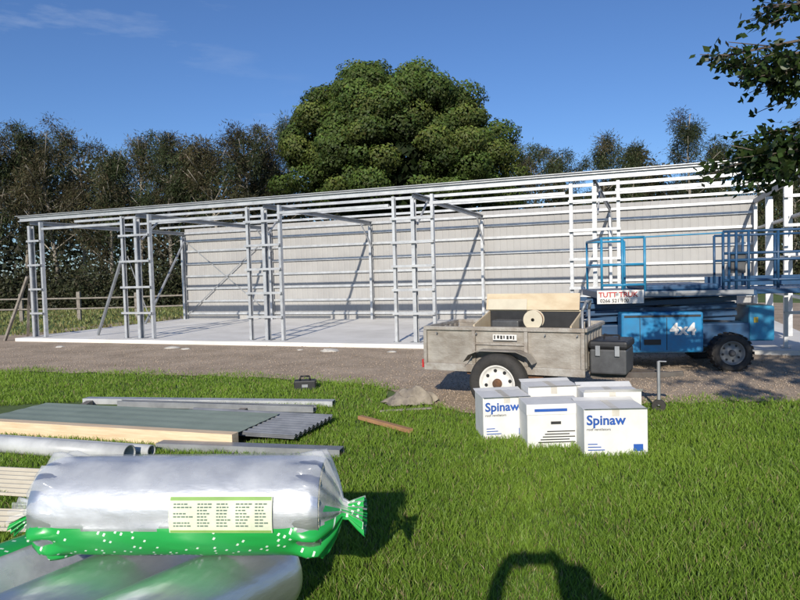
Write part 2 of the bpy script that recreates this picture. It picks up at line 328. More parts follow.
# ------------------------------------------------------------ trees
def pickcol(base,n,var=.3):
    b=np.array(base); t=rng.uniform(1-var,1+var,(n,1)); h=rng.normal(0,.08,(n,3))
    return np.clip(b*t*(1+h),.003,1)
def big_tree():
    Y=40.; c=atd(399,162,Y); t=thing('round_tree','huge dense round crowned dark green tree behind the shed','tree',(c.x,Y,0))
    rx,ry,rz=6.9,6.4,5.25; cz=c.z
    lob=[]; 
    for k in range(230):
        u=rng.normal(size=3); u/=np.linalg.norm(u)
        if u[2]<-.55: u[2]*=-1
        if u[1]>.5: u[1]*=-1
        rr=.88+.13*rng.uniform(-1,1)
        q=np.array([u[0]*rx*rr-.35*u[2],u[1]*ry*rr,u[2]*rz*rr+cz])
        if u[0]>.3 and u[2]>.2: q[2]-=.9*u[0]*u[2]
        lob.append((q,rng.uniform(.55,1.25),u))
    for (dx,dz,rd) in ((-4.3,3.4,1.0),(-2.3,4.7,.9),(0.6,4.9,.8),(3.2,3.3,.9),(5.9,1.2,1.0),(-6.2,1.2,1.0),(6.9,-1.2,.9),(-7.0,-1.5,.9),(6.6,-2.6,.9)):
        lob.append((np.array([dx,-1.5,cz+dz]),rd,np.array([dx,-3.,dz])/6.5))
    C=[];A=[];Lg=[];cl=[];NR=[]
    for q,rad,u in lob:
        n=int(950*rad**1.6); d=rng.normal(size=(n,3)); d/=np.linalg.norm(d,axis=1,keepdims=True)
        rr=rad*rng.uniform(.72,1.08,(n,1))*(1+.12*np.sin(d[:,0:1]*7+q[0])*np.sin(d[:,2:3]*8+q[2])); C.append(q+d*rr*np.array([1,1,.75])); nr=d+u*.3+rng.normal(0,.4,(n,3)); NR.append(nr); A.append(np.cross(nr,rng.normal(size=(n,3))))
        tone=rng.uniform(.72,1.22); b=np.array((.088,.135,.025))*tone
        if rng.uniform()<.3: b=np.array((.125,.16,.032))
        up_=(.66+.5*np.clip(d[:,2:3],-.9,1)); cl.append(pickcol(b,n,.25)*up_)  # leaf colour darkens towards each clump's underside, painted shade pockets
        Lg.append(rng.uniform(.11,.22,n))
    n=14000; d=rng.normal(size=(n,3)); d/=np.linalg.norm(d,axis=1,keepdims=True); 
    C.append(d*np.array([rx,ry,rz])*rng.uniform(.5,.82,(n,1))+np.array([0,0,cz])); A.append(rng.normal(size=(n,3))); NR.append(rng.normal(size=(n,3))); cl.append(pickcol((.018,.03,.009),n)); Lg.append(rng.uniform(.4,.8,n))  # inner leaves coloured near black as painted shade, closing gaps to the sky
    C=np.concatenate(C);A=np.concatenate(A);cl=np.concatenate(cl);Lg=np.concatenate(Lg);NR=np.concatenate(NR)
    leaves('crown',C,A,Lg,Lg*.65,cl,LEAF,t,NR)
    mb=MB(); mb.path([(0,0,0),(.1,0,1.5),(0,.1,3),(.1,0,5)],[.45,.38,.33,.25],12)
    for k in range(7):
        a=k*.9; mb.path([(0,0,2.6+k*.2),(2*math.cos(a),2*math.sin(a),5),(4.4*math.cos(a),4.2*math.sin(a),7.5)],[.2,.13,.05],8)
    mb.build('trunk',BARK,t,smooth=True)
big_tree()
BARKP=mat('pale_bark',(.40,.36,.30),.9,0,(.22,.19,.155),5,.4,20)
def casuarina(px,topy,wpx,Y,label,brown=.5,dens=1.0,bare=.22):
    top=atd(px,topy,Y); h=top.z; w=wpx/F*Y
    t=thing('feathery_tree',label,'tree',(top.x,Y,0),random.uniform(0,6),'tall trees behind the shed')
    C=[];A=[];cl=[];Lg=[]
    mb=MB(); lean=Vector((random.uniform(-.9,.9),random.uniform(-.6,.6),0))
    tp=[Vector((0,0,0))+lean*(k/5)**1.5+Vector((random.uniform(-.14,.14),random.uniform(-.1,.1),h*.95*k/5)) for k in range(6)]
    mb.path(tp,[.15,.125,.10,.08,.05,.02],8)
    def tpos(f):
        k=min(int(f*5),4); return tp[k].lerp(tp[k+1],f*5-k)
    nb=26; tt0=random.uniform(.8,1.2)
    for b in range(nb):
        f=bare+(.96-bare)*(b/nb)**.85+random.uniform(-.02,.02); f=min(f,.97); s=tpos(f); a=random.uniform(0,6.28)
        env=(.5+.55*math.sin(math.pi*min(1,(f-.05)*1.05))) if f<.75 else max(.2,.95-(f-.75)*2.7); ln=w*.5*env*random.uniform(.5,1.4)
        e=s+Vector((math.cos(a)*ln,math.sin(a)*ln,ln*random.uniform(.4,1.1))); 
        if e.z>h-.2: e.z=h-random.uniform(.2,.5)
        mb.path([s,s.lerp(e,.5)+Vector((0,0,-.1)),e],[.05,.03,.012],5)
        tone=random.uniform(.65,1.35)*tt0; br=random.random()<brown
        col=np.array((.070,.062,.030) if br else (.048,.062,.024))*tone
        for sub in range(4):
            n=int(150*dens); q=random.uniform(.25,1.05); cc=np.array(s)*(1-q)+np.array(e)*q+rng.normal(0,.2,3)*(.5+w/6)
            d=rng.normal(0,1,(n,3))*np.array([.27,.27,.33])*random.uniform(.7,1.25)
            C.append(cc+d); A.append(np.array([0,0,-.5])+d*2.2+rng.normal(0,.4,(n,3))); cl.append(pickcol(col*random.uniform(.8,1.2),n,.3)); Lg.append(rng.uniform(.12,.32,n))
    C=np.concatenate(C);A=np.concatenate(A);cl=np.concatenate(cl);Lg=np.concatenate(Lg)
    C[:,2]=np.minimum(C[:,2],h-rng.uniform(0,.4,len(C)))
    leaves('crown',C,A,Lg,Lg*.17,cl,LEAF,t); mb.build('trunk',BARKP,t,smooth=True)
TL=[(-45,128,80,41),(-12,134,66,37),(18,138,54,41),(50,122,60,38),(80,128,58,43),(104,148,46,37),(135,133,62,42),(163,131,54,38),(190,144,48,43),(216,138,54,38),(247,122,64,41),(270,146,46,45),(290,107,30,48),
 (499,138,44,46),(540,144,56,44),(562,146,40,49),(600,132,36,46),(628,138,26,47),(655,166,44,50),(690,106,42,44),(722,134,44,46),(757,142,54,44),(795,124,60,42),(840,120,80,44)]
ordn=['outermost','second','third','fourth','fifth','sixth','seventh','eighth','ninth','tenth','eleventh','twelfth','thirteenth']
for k,(px,ty,w,Y) in enumerate(TL):
    if px<296: lab='brownish feathery tree, %s from the left in the row left of the round tree'%('outermost' if k==0 else ordn[k])
    else:
        j=k-13; lab='dark feathery tree, %s from the round tree in the row to its right'%('nearest' if j==0 else ordn[j])
    casuarina(px,ty,w*(1.15 if px<285 else 1.08),Y,lab,.5 if px<285 else .25,1.0,.30 if px<285 else .22)
for k,(px,hh,w,Y) in enumerate([(-30,2.6,4,36),(20,2.0,4,37),(62,2.8,4,38),(100,2.2,4,36),(140,2.8,4.5,37),(178,2.4,4,38),(225,3,5,38),(270,3,5,39),(770,3,5,34),(815,3.6,5,33)]):
    c=atd(px,280,Y); t=thing('understory_shrub','dark low shrub beneath the trees, %s from the left'%(['first','second','third','fourth','fifth','sixth','seventh','eighth','ninth','tenth'][k]),'shrub',(c.x,Y,0),0,'shrubs beneath the tree row')
    n=6000; d=rng.normal(size=(n,3)); d/=np.linalg.norm(d,axis=1,keepdims=True); d[:,2]=np.abs(d[:,2])
    C=d*np.array([w*.75,w*.4,hh])*rng.uniform(.35,1.08,(n,1))*(1+.2*np.sin(d[:,0:1]*9+k)); leaves('foliage',C,rng.normal(size=(n,3)),rng.uniform(.12,.3,n),rng.uniform(.07,.13,n),pickcol((.05,.054,.026),n,.45),LEAF,t)
    mb=MB()
    for q in range(5): mb.path([(0,0,0),(random.uniform(-1,1),random.uniform(-.5,.5),hh*.7)],[.05,.02],6)
    mb.build('stem',BARK,t)
n=70000; X=rng.uniform(-62,62,n); Yy=rng.uniform(56,62,n); hgt=8.8+1.6*np.sin(X*.35)+1.3*np.sin(X*.9+1)+.7*np.sin(X*2.7)+np.where(X<-10,2.0,0)
Z=hgt*rng.uniform(0,1,n)**.8
tag(leaves('distant_wood',np.stack([X,Yy,Z],1),rng.normal(size=(n,3)),rng.uniform(.4,.8,n),rng.uniform(.15,.4,n),pickcol((.034,.038,.022),n,.4),LEAF),'dark far woodland filling the gaps behind the trees','woodland',kind='stuff')
# ------------------------------------------------------------ fence
ft=thing('rail_fence','grey weathered post and rail paddock fence beyond the left end of the shed','fence',(-22,25.5,0))
for k in range(11):
    x=k*2.3; MB().box(x-.07,x+.07,-.06,.06,0,1.08+.09*math.sin(k*5)).build('post',OLDWOOD,ft,bevel=.01)
for k in range(10):
    for z in (.52,.93): MB().bar((k*2.3+.0,-.1,z+.03*math.sin(k)),((k+1)*2.3-.01,-.1,z+.03*math.sin(k+1)),.03,.055).build('rail',OLDWOOD,ft)
# ------------------------------------------------------------ trailer
TX,TY=1.08,7.10
T=thing('box_trailer','weathered grey steel box trailer parked on the gravel in front of the shed','trailer',(TX,TY,0),R(-28))
def corrug(x0,x1,y,z0,z1,ax,amp=.012,pitch=.16):
    mb=MB(); pr=[]; x=x0
    while x<x1-.001:
        for dx,dy in ((0,0),(pitch*.45,0),(pitch*.55,amp),(pitch*.9,amp)): 
            if x+dx<x1: pr.append((x+dx,dy))
        x+=pitch
    pr.append((x1,0)); nn=len(pr)
    for off in (0,.004):
        vs=[((a,y+b+off,z) if ax=='x' else (y+b+off,a,z)) for z in (z0,z1) for a,b in pr]
        mb.add(vs,[(i,i+1,nn+i+1,nn+i) for i in range(nn-1)])
    return mb
X0,X1,Y0,Y1,Z0,Z1=-.98,.92,.14,1.20,.47,.92
corrug(X0+.02,X1-.02,Y0+.012,Z0+.03,Z1-.02,'x',.003,.5).build('side_panel',TRAIL,T)
corrug(X0+.02,X1-.02,Y1-.02,Z0+.03,Z1-.02,'x',.003,.5).build('side_panel',TRAIL,T)
corrug(Y0+.02,Y1-.02,X1-.02,Z0+.03,Z1-.02,'y').build('front_panel',TRAIL,T)
corrug(Y0+.02,Y1-.02,X0+.01,Z0+.03,Z1-.02,'y').build('tailgate',TRAIL,T)
MB().box(X0+.01,X1-.01,Y0+.01,Y1-.01,Z0,Z0+.02).build('floor_tray',TRAIL,T)
fr=MB(); fr.box(X0,X1,Y0-.02,Y0+.02,Z1-.02,Z1+.025); fr.box(X0,X1,Y1-.02,Y1+.02,Z1-.02,Z1+.025)
fr.box(X0-.02,X0+.018,Y0+.021,Y1-.021,Z1-.02,Z1+.022); fr.box(X1-.018,X1+.02,Y0+.021,Y1-.021,Z1-.02,Z1+.022)
fr.build('top_rail',TRAILF,T,bevel=.006)
for yy0,yy1 in ((Y0-.025,Y0+.01),(Y1-.01,Y1+.025)): MB().box(X0,X1,yy0,yy1,Z0-.05,Z0+.035).build('bottom_rail',TRAILF,T,bevel=.005)
for x in (X0,X0+.62,X1-.66,X1-.04): MB().box(x,x+.04,Y0-.03,Y0+.008,Z0+.036,Z1-.022).build('stanchion',TRAILF,T,bevel=.004)
MB().box(X0+.66,X1-.662,Y0-.012,Y0+.006,.74,.765).build('side_rail',TRAILF,T)
for yy in (-.07,Y1+.03):
    mb=MB(); P=[(-.40,.56),(-.34,.64),(-.22,.69),(.22,.69),(.34,.64),(.40,.56)]
    for a,b in zip(P[:-1],P[1:]):
        mb.fbox((a[0],yy,a[1]),(b[0]-a[0],0,b[1]-a[1]),(0,.19,0),(0,0,.007))
    mb.build('mudguard',TRAIL,T)
def wheel(parent,c,rad,wd,rimm,hubm=None,name='wheel',lugs=False):
    w=bpy.data.objects.new(name,None); COL.objects.link(w); w.parent=parent; w.location=c
    h=wd/2; rr=rad*.62
    ty=MB().lathe([(-h*.8,rr),(-h,rr*1.08),(-h,rad*.86),(-h*.8,rad*.965),(-h*.4,rad),(h*.4,rad),(h*.8,rad*.965),(h,rad*.86),(h,rr*1.08),(h*.8,rr)],'y',n=44)
    if lugs:
        for k in range(22):
            a=k*2*math.pi/22; d=Vector((math.cos(a),0,math.sin(a))); tt=Vector((-math.sin(a),0,math.cos(a)))
            ty.fbox(d*(rad*.97)-tt*.022+Vector((0,-h*.96,0)),tt*.044,Vector((0,h*1.9,0)),d*rad*.06)
    ty.build('tyre',RUB,w,smooth=not lugs)
    ri=MB().lathe([(-h*.75,rr),(-h*.82,rr*.94),(-h*.6,rr*.88),(-h*.3,rr*.80),(-h*.35,rr*.55),(-h*.5,rr*.40),(-h*.5,rr*.01)],'y',n=40)
    ri.lathe([(h*.75,rr),(h*.1,rr*.85),(h*.0,rr*.01)],'y',n=32)
    ri.build('rim',rimm,w,smooth=True)
    for k in range(8):
        a=k*2*math.pi/8+.2; sl=MB(); sl.tube((math.cos(a)*rr*.68,-h*.30,math.sin(a)*rr*.68),(math.cos(a)*rr*.68,-h*.37,math.sin(a)*rr*.68),rr*.10,n=8)
        sl.build('slot',BLACK,w)
    hb=MB().lathe([(-h*.5,rr*.26),(-h*.85,rr*.24),(-h*.95,rr*.16),(-h*.95,.001)],'y',n=20)
    hb.build('hub',hubm or RUST,w,smooth=False)
    return w
wheel(T,(0,0,.335),.335,.19,WHITEP); wheel(T,(0,Y1+.16,.335),.335,.19,WHITEP)
MB().tube((0,.1,.335),(0,Y1+.06,.335),.025).build('axle',RUST,T)
for yy in (.2,Y1-.06): 
    mb=MB(); mb.bar((-.45,yy,.40),(0,yy,.35),.05,.03); mb.bar((0,yy,.35),(.45,yy,.40),.05,.03); mb.build('leaf_spring',RUST,T)
mb=MB(); mb.bar((X1,Y0+.25,.41),(1.70,.67,.41),.04,.06); mb.bar((X1,Y1-.25,.41),(1.70,.67,.41),.04,.06); mb.bar((1.66,.67,.41),(1.84,.67,.43),.05,.05)
mb.build('drawbar',mat('drawbar_steel',(.14,.125,.11),.7,.2,(.09,.07,.06)),T,bevel=.004)
j=MB(); j.tube((1.60,.6,.08),(1.60,.6,.56),.018); j.tube((1.60,.6,.56),(1.68,.6,.56),.008); j.build('jockey_stand',GALVD,T)
MB().lathe([(-.025,.02),(-.025,.07),(.025,.07),(.025,.02)],'y',c=(1.60,.6,.075),n=20).build('jockey_wheel',RUB,T)
MB().box(X0-.045,X0-.021,Y0+.01,Y0+.11,.44,.54).build('tail_light',RED,T,bevel=.004)
npl=MB().box(-.10,.18,Y0-.034,Y0-.026,.80,.865).build('number_plate',WHITEP,T)
for k in range(7): MB().box(-.085+k*.037,-.085+k*.037+(.024 if k%3 else .015),Y0-.037,Y0-.035,.812+(.006 if k%2 else 0),.853).build('plate_mark',INK,T)
for x in (-.8,-.3,.5,.85): MB().tube((x,Y0-.02,Z1-.05),(x,Y0-.05,Z1-.05),.008,n=6).build('rope_hook',GALVD,T)
def tl(x,y,z): 
    a=R(-28); return Vector((TX+math.cos(a)*x-math.sin(a)*y,TY+math.sin(a)*x+math.cos(a)*y,z))
tb=thing('tool_box','dark grey lidded plastic tool box sitting on the trailer drawbar','tool box',tl(1.13,.52,.442),R(-28))
MB().box(-.19,.19,-.25,.25,0,.27).build('box_body',DARK,tb,bevel=.02); MB().box(-.205,.205,-.265,.265,.272,.36).build('lid',BLACK,tb,bevel=.03)
for xx in (-.10,.10): MB().box(xx-.025,xx+.025,-.282,-.266,.20,.31).build('latch',GALVD,tb,bevel=.004)
mb=MB().path([(-.08,0,.36),(-.08,0,.40),(.08,0,.40),(.08,0,.36)],.01,6); mb.build('handle',BLACK,tb)
cr=thing('site_crate','open tan crate with dark interior and raised lid standing inside the trailer','crate',tl(.16,.60,.492),R(-28))
W2,D2,H2=.58,.30,.60
mb=MB(); mb.box(-W2,W2,-D2,-D2+.018,0,.44); mb.box(-W2,W2,D2-.018,D2,0,H2)
for sx0 in (-W2,W2-.018): mb.add([(sx0,-D2+.019,0),(sx0,D2-.019,0),(sx0,D2-.019,H2-.01),(sx0,-D2+.019,.46),(sx0+.018,-D2+.019,0),(sx0+.018,D2-.019,0),(sx0+.018,D2-.019,H2-.01),(sx0+.018,-D2+.019,.46)],[(0,1,2,3),(7,6,5,4),(0,4,5,1),(1,5,6,2),(2,6,7,3),(3,7,4,0)])
mb.box(-W2+.02,W2-.02,-D2+.02,D2-.02,0,.015); mb.build('crate_body',PLY,cr,bevel=.003)
MB().box(-W2+.02,W2-.02,D2-.03,D2-.019,.1,H2-.015).box(-W2+.02,W2-.02,-D2+.02,D2-.031,.30,.36).build('crate_shade',BLACK,cr)  # black sheets stand in for the shade inside the open crate
mb=MB().fbox((-W2-.03,D2-.05,H2+.003),(2*W2+.0,0,0),(0,.05,.20),(0,.015,-.004)); mb.build('lid',PLY,cr,bevel=.003)
MB().fbox((-W2+.0,D2-.065,H2+.006),(.5,0,0),(0,.03,.13),(0,.01,-.003)).build('lid_batten',CREAM,cr)
MB().box(-.42,-.08,-.1,.1,.37,.50).build('motor_housing',DARK,cr,bevel=.02)
rl=thing('cable_reel','round pale cable reel lying on the open crate in the trailer','reel',tl(.30,.38,.905),R(-28))
MB().lathe([(-.05,.02),(-.05,.11),(-.035,.11),(-.035,.08),(.035,.08),(.035,.11),(.05,.11),(.05,.02)],'y',c=(0,0,.11),n=32).build('spool',CREAM,rl,smooth=False)
MB().lathe([(-.034,.081),(-.034,.10),(.034,.10),(.034,.081)],'y',c=(0,0,.11),n=28).build('cable',mat('orange_cable',(.35,.10,.02),.5),rl)
hf=thing('pipe_frame','bent galvanised pipe frame standing upright in the right end of the trailer','frame',tl(.83,.45,.492),R(-28))
MB().path([(0,0,0),(0,0,.62),(.03,.06,.72),(.03,.3,.72),(0,.36,.62),(0,.36,0)],.016,8).build('hoop',GALVD,hf,smooth=True); MB().tube((0,0,.4),(0,.36,.4),.012).build('cross_bar',GALVD,hf)
# ------------------------------------------------------------ cartons
def carton(px,py,rz,w,d,h,label,lid=False,txt=True,z=0,flap=0):
    c=at(px,py,z); t=thing('carton',label,'box',(c.x,c.y+d/2,z),R(rz),'white cartons standing on the grass')
    b=MB().box(-w/2,w/2,-d/2,d/2,0,h); b.build('carton_body',CARD,t,bevel=.004)
    if lid:
        MB().box(-w/2-.006,w/2+.006,-d/2-.006,d/2+.006,h-.09,h+.006).build('lid',CARD,t,bevel=.004)
        MB().box(-.045,.045,-d/2-.004,-d/2-.001,h*.55,h*.55+.025).build('hand_hole',INK,t)
        for k in range(5): MB().box(-.16+.02*k,.17-.05*(k%2),-d/2-.004,-d/2-.001,.05+.024*k,.059+.024*k).build('fine_print',INK,t)
        MB().box(-.19,.10,-d/2-.010,-d/2-.007,h-.06,h-.035).build('lid_print',INKB,t)
    else:
        MB().box(-.03,.03,-d/2-.002,d/2+.002,h*.85,h+.003).build('tape_strip',TAPE,t)
    if flap:
        MB().fbox((-w/2,-d/2,h),(w,0,0),(0,-.05,.05*flap),(0,.004,0)).build('flap',CARD,t)
        MB().fbox((-w/2,d/2,h),(w,0,0),(0,.09,.05*flap),(0,.004,0)).build('flap',CARD,t)
    if txt:
        text('brand_print','Spinaw',.115,INKB,t,(-w/2+.02,-d/2-.003,h-.13),bold=.003)
        text('small_print','roof ventilators',.032,INK,t,(-w/2+.02,-d/2-.003,h-.18))
    if not lid:
        for k in range(3): MB().box(-w/2+.03,-w/2+.03+.14-.03*k,-d/2-.003,-d/2-.001,.05+.025*k,.058+.025*k).build('fine_print',INK if not txt else INKB,t)
        MB().box(w/2-.12,w/2-.04,-d/2-.003,-d/2-.001,.04,.1).build('stamp',INKB if txt else INK,t)
    return t
carton(506,439,5,.46,.36,.40,'left front white carton with blue lettering, nearest the trailer wheel',flap=.2)
carton(556,448,1,.51,.34,.39,'middle front white carton with loose lid and hand hole',lid=True,txt=False)
carton(617,456,-2,.53,.36,.40,'right front white carton with blue lettering high on its face',flap=.3)
carton(554,434,3,.50,.30,.46,'plain white carton standing behind the middle lidded carton',txt=False,flap=.35)
carton(614,441,-3,.52,.28,.45,'open white carton standing behind the right lettered carton',txt=False,flap=.7)
# ------------------------------------------------------------ scissor lift
Lf=thing('scissor_lift','blue rough terrain scissor lift parked beneath the right end of the shed','lift',(4.05,10.2,0),R(-8))
MB().box(-1.25,1.25,-.5,.5,.34,.70).build('chassis',NAVY,Lf,bevel=.02)
for sg in (-1,1):
    y0,y1=(-.80,-.505) if sg<0 else (.505,.80)
    MB().box(-.66,.50,y0,y1,.30,.90).build('side_cover',BLUE,Lf,bevel=.03)
MB().box(-.62,.46,-.812,-.801,.83,.86).build('cover_trim',INK,Lf)
for x in (-.40,-.02): MB().box(x,x+.008,-.806,-.801,.34,.82).build('panel_gap',INK,Lf)
MB().box(-.34,-.10,-.806,-.801,.42,.50).build('cover_vent',INK,Lf)
text('side_print','4x4',.24,WHITEP,Lf,(.03,-.808,.57),bold=.008,ext=.003)
GRIM=mat('grey_rim',(.24,.25,.25),.5)
for x in (-.90,.90):
    for y in (-.70,.70): wheel(Lf,(x,y,.285),.285,.24,GRIM,DARK,lugs=True)
MB().box(1.26,1.62,-.45,.45,.42,.95).build('engine_cover',CYAN,Lf,bevel=.03)
MB().box(1.32,1.38,-.458,-.452,.70,.78).build('warning_sticker',YEL,Lf)
for k in range(3):
    z=.76+k*.11
    for y in (-.38,.38):
        mb=MB(); mb.bar((-1.1,y,z),(1.1,y,z+.09),.05,.07); mb.bar((-1.1,y*.8,z+.09),(1.1,y*.8,z),.05,.07); mb.build('scissor_arm',NAVY,Lf)
MB().tube((-.3,-.1,.8),(.5,-.1,1.05),.05).build('lift_ram',GALVD,Lf)
MB().box(-1.0,1.25,-.76,.76,1.12,1.22).build('platform_deck',NAVY,Lf,bevel=.008)
MB().box(1.251,2.9,-.70,.70,1.14,1.21).build('extension_deck',NAVY,Lf,bevel=.008)
MB().box(-1.0,-.33,-.775,-.762,1.04,1.24).build('name_board',WHITEP,Lf); MB().box(-.31,1.2,-.772,-.762,1.14,1.21).build('deck_edge',GALVD,Lf)
text('board_print','TUTT TRUK',.105,RED,Lf,(-.98,-.779,1.14),bold=.002); text('board_print','0266 521 100',.075,INK,Lf,(-.96,-.779,1.06),bold=.001)
def rails(x0,x1,y,z0,z1,mt,posts,mid=(.5,),rad=.02):
    for x in posts: MB().tube((x,y,z0),(x,y,z1),rad).build('rail_post',mt,Lf,smooth=True)
    for z in [z1]+[z0+(z1-z0)*m for m in mid]: MB().tube((x0,y,z),(x1,y,z),rad).build('guard_rail',mt,Lf,smooth=True)
rails(-.92,-.30,-.72,1.22,2.02,CYAN,(-.92,-.62,-.30),(.5,.12)); rails(-.92,-.30,.72,1.22,2.02,CYAN,(-.92,-.30),(.5,))
for z in (1.6,2.02): MB().tube((-.92,-.72,z),(-.92,.72,z),.02).build('end_rail',CYAN,Lf)
MB().tube((-.30,-.72,2.02),(.80,-.72,2.045),.012).build('guard_rail',CYAN,Lf)
rails(.80,2.9,-.72,1.22,2.06,NAVY,(.80,.88,.98,1.15,1.55,2.1,2.58),(.5,.62,.15)); rails(1.15,2.9,.72,1.22,2.06,NAVY,(1.15,1.6,2.1,2.58),(.5,))
MB().box(.92,1.12,-.70,-.62,1.45,1.75).build('control_box',DARK,Lf,bevel=.01)
MB().box(1.0,2.9,.735,.745,1.22,1.38).build('toe_board',NAVY,Lf)
MB().box(-.28,.76,-.70,.70,1.222,1.30).build('folded_rail_pack',NAVY,Lf,bevel=.02)
mb=MB()
for k in range(7): mb.bar((-1.45,-.25,.2+k*.13),(-1.45,.25,.2+k*.13),.03,.03)
mb.bar((-1.45,-.25,.2),(-1.45,-.25,1.1),.03,.03); mb.bar((-1.45,.25,.2),(-1.45,.25,1.1),.03,.03); mb.box(-1.45,-1.25,-.25,.25,.4,.45); mb.build('ladder',YEL,Lf)
# ------------------------------------------------------------ materials pile
def mk(name,label,cat,a,b,z,build,mt,grp=None,bevel=0):
    A=at(*a,z); B=at(*b,z); ln=math.hypot(B.x-A.x,B.y-A.y); o=build(ln).build(name,mt,None,bevel=bevel,loc=(A.x,A.y,z),rz=math.atan2(B.y-A.y,B.x-A.x)); return tag(o,label,cat,grp)
for px,py0,py1,l in ((60,424,405,'short timber bearer under the left of the sheet stack'),(215,436,412,'short timber bearer under the right of the sheet stack')):
    mk('timber_bearer',l,'timber',(px,py0),(px+30,py1),.0,lambda ln:MB().box(0,ln,-.04,.04,0,.06),OLDWOOD,'bearers under the sheets')
mk('timber_beam','long pale pine beam along the near edge of the green sheet','timber',(-60,430),(236,449),.0,lambda ln:MB().box(0,ln,-.06,.05,0,.15),WOOD,bevel=.003)
def sheet_stack(name,label,a,b,z,width,nst,mt,cat='roofing sheet',pitch=.09,amp=.012,th=.016):
    A=at(*a,z); B=at(*b,z); ln=math.hypot(B.x-A.x,B.y-A.y); an=math.atan2(B.y-A.y,B.x-A.x)
    k=int(width/pitch*6)
    for q in range(nst):
        mb=MB(); off=random.uniform(-.03,.03); prof=[(width*i/k,amp*math.sin(2*math.pi*i/6)) for i in range(k+1)]
        zz=amp+q*th; nn=len(prof); vs=[]
        for x in (off,ln+off+q*.0):
            for (y,dz) in prof: vs.append((x,y,zz+dz))
        vs2=[(v[0],v[1],v[2]-.003) for v in vs]
        mb.add(vs,[(i,i+1,nn+i+1,nn+i) for i in range(nn-1)]); mb.add(vs2,[(i,i+1,nn+i+1,nn+i) for i in range(nn-1)])
        mb.add(vs[:nn]+vs2[:nn],[(i,i+1,nn+i+1,nn+i) for i in range(nn-1)]); mb.add(vs[nn:]+vs2[nn:],[(i,i+1,nn+i+1,nn+i) for i in range(nn-1)])
        o=mb.build(name,mt,None,smooth=False,loc=(A.x,A.y,z),rz=an)
        tag(o,label%(['bottom','second','third','top'][q] if nst>1 else ''),cat,'stacked roofing sheets' if nst>1 else None)
sheet_stack('roofing_sheet','%s corrugated bare metal sheet of the stack beneath the green sheet',(140,430),(292,440),.062,.85,3,GALVD)
sheet_stack('green_sheet','%slarge flat grey green steel sheet lying on the corrugated stack',(-20,419),(234,434),.122,.86,1,GREENSHEET,pitch=.2,amp=.002)
def cpur(ln): return MB().chan((0,0,.05),(ln,0,.05),.10,.07,(0,0,1))
def cpur2(ln): return MB().chan((0,0,.035),(ln,0,.035),.13,.07,(0,0,-1))
mk('steel_purlin','far galvanised purlin lying on grass behind the green sheet','steel purlin',(86,403),(334,406),.01,cpur2,GALV,'loose galvanised purlins')
mk('steel_purlin','galvanised purlin with its open side up, second from the gravel','steel purlin',(120,407),(315,413),.01,cpur,GALVD,'loose galvanised purlins')
mk('steel_purlin','near galvanised purlin poking out to the right below the pine beam','steel purlin',(160,449),(342,456),.01,cpur2,GALVD,'loose galvanised purlins')
def pipe(ln): 
    m=MB(); m.lathe([(0,.068),(0,.08),(ln,.08),(ln,.068),(0,.068)],'x',c=(0,0,.08),n=28); return m
o=mk('drain_pipe','thick pale grey plastic pipe lying in front of the pine beam','pipe',(-60,447),(130,463),.0,pipe,PVC); 
for f_ in o.data.polygons: f_.use_smooth=len(f_.vertices)==4
o=mk('drain_pipe','second thinner pale pipe lying behind the thick pipe','pipe',(-60,441),(152,457),.0,lambda ln:MB().lathe([(0,.045),(0,.055),(ln,.055),(ln,.045),(0,.045)],'x',c=(0,0,.055),n=24),PVC)
mk('metal_flashing','folded grey metal flashing at the right end of the pipes','flashing',(140,464),(212,465),.0,lambda ln:MB().box(0,ln,-.05,.05,0,.006).box(0,ln,.05,.055,0,.06).box(0,ln,-.055,-.05,0,.035),GALV)
sheet_stack('cream_panel','%scream ribbed panel on grass behind the foil rolls',(-80,492),(56,500),.03,.62,1,CREAM,'panel',pitch=.09,amp=.014)
sheet_stack('cream_panel','%slower cream ribbed panel half under the left foil roll',(-90,530),(34,534),.03,.36,1,CREAM,'panel',pitch=.09,amp=.014)
c=at(305,391,0); t=thing('battery_case','small black plastic case with handle on the grass edge','case',(c.x,c.y,0),R(5))
MB().box(-.15,.15,0,.18,0,.14).build('case_body',BLACK,t,bevel=.015); MB().path([(-.07,.09,.14),(-.06,.09,.19),(.06,.09,.19),(.07,.09,.14)],.012,8).build('handle',BLACK,t,smooth=True); MB().box(-.04,.04,-.006,-.001,.05,.09).build('latch',GALVD,t)
# slumped canvas sack: a draped sheet with folds, over a low lump
c=at(410,407,0); mb=MB(); K=70; vs=[]
for j in range(K+1):
    for i in range(K+1):
        u=-1+2*i/K; v=-1+2*j/K; rr=min(1,math.hypot(u*.95,v)); 
        fold=math.sin(u*9+3*mnoise.noise(Vector((u*1.5,v*1.5,2)))*2+v*4); n1=mnoise.noise(Vector((u*2.2,v*2.2,5)))
        base=(1-rr**2.2); base=max(0,base)
        z=.015+base*(.15+.09*n1)+.022*fold*(.35+base)+.018*abs(mnoise.noise(Vector((u*6,v*6,1))))
        k2=1+.16*mnoise.noise(Vector((u*2,v*2,9)))
        uu=u*math.sqrt(max(0,1-v*v/2)); vv=v*math.sqrt(max(0,1-u*u/2))
        vs.append((uu*.33*k2+.02*fold*abs(u),vv*.20*k2,max(z,.004)))
mb.add(vs,[(j*(K+1)+i,j*(K+1)+i+1,(j+1)*(K+1)+i+1,(j+1)*(K+1)+i) for j in range(K) for i in range(K)])
o=mb.build('canvas_sack',CLOTH,None,smooth=True,loc=(c.x,c.y+.15,.012)); tag(o,'crumpled tan canvas sack on the gravel edge left of the trailer wheel','sack')
mk('timber_offcut','short brown timber offcut lying in the grass left of the cartons','timber',(360,419),(411,433),.03,lambda ln:MB().box(0,ln,-.03,.03,0,.04),mat('brown_timber',(.42,.23,.11),.8),bevel=.003)
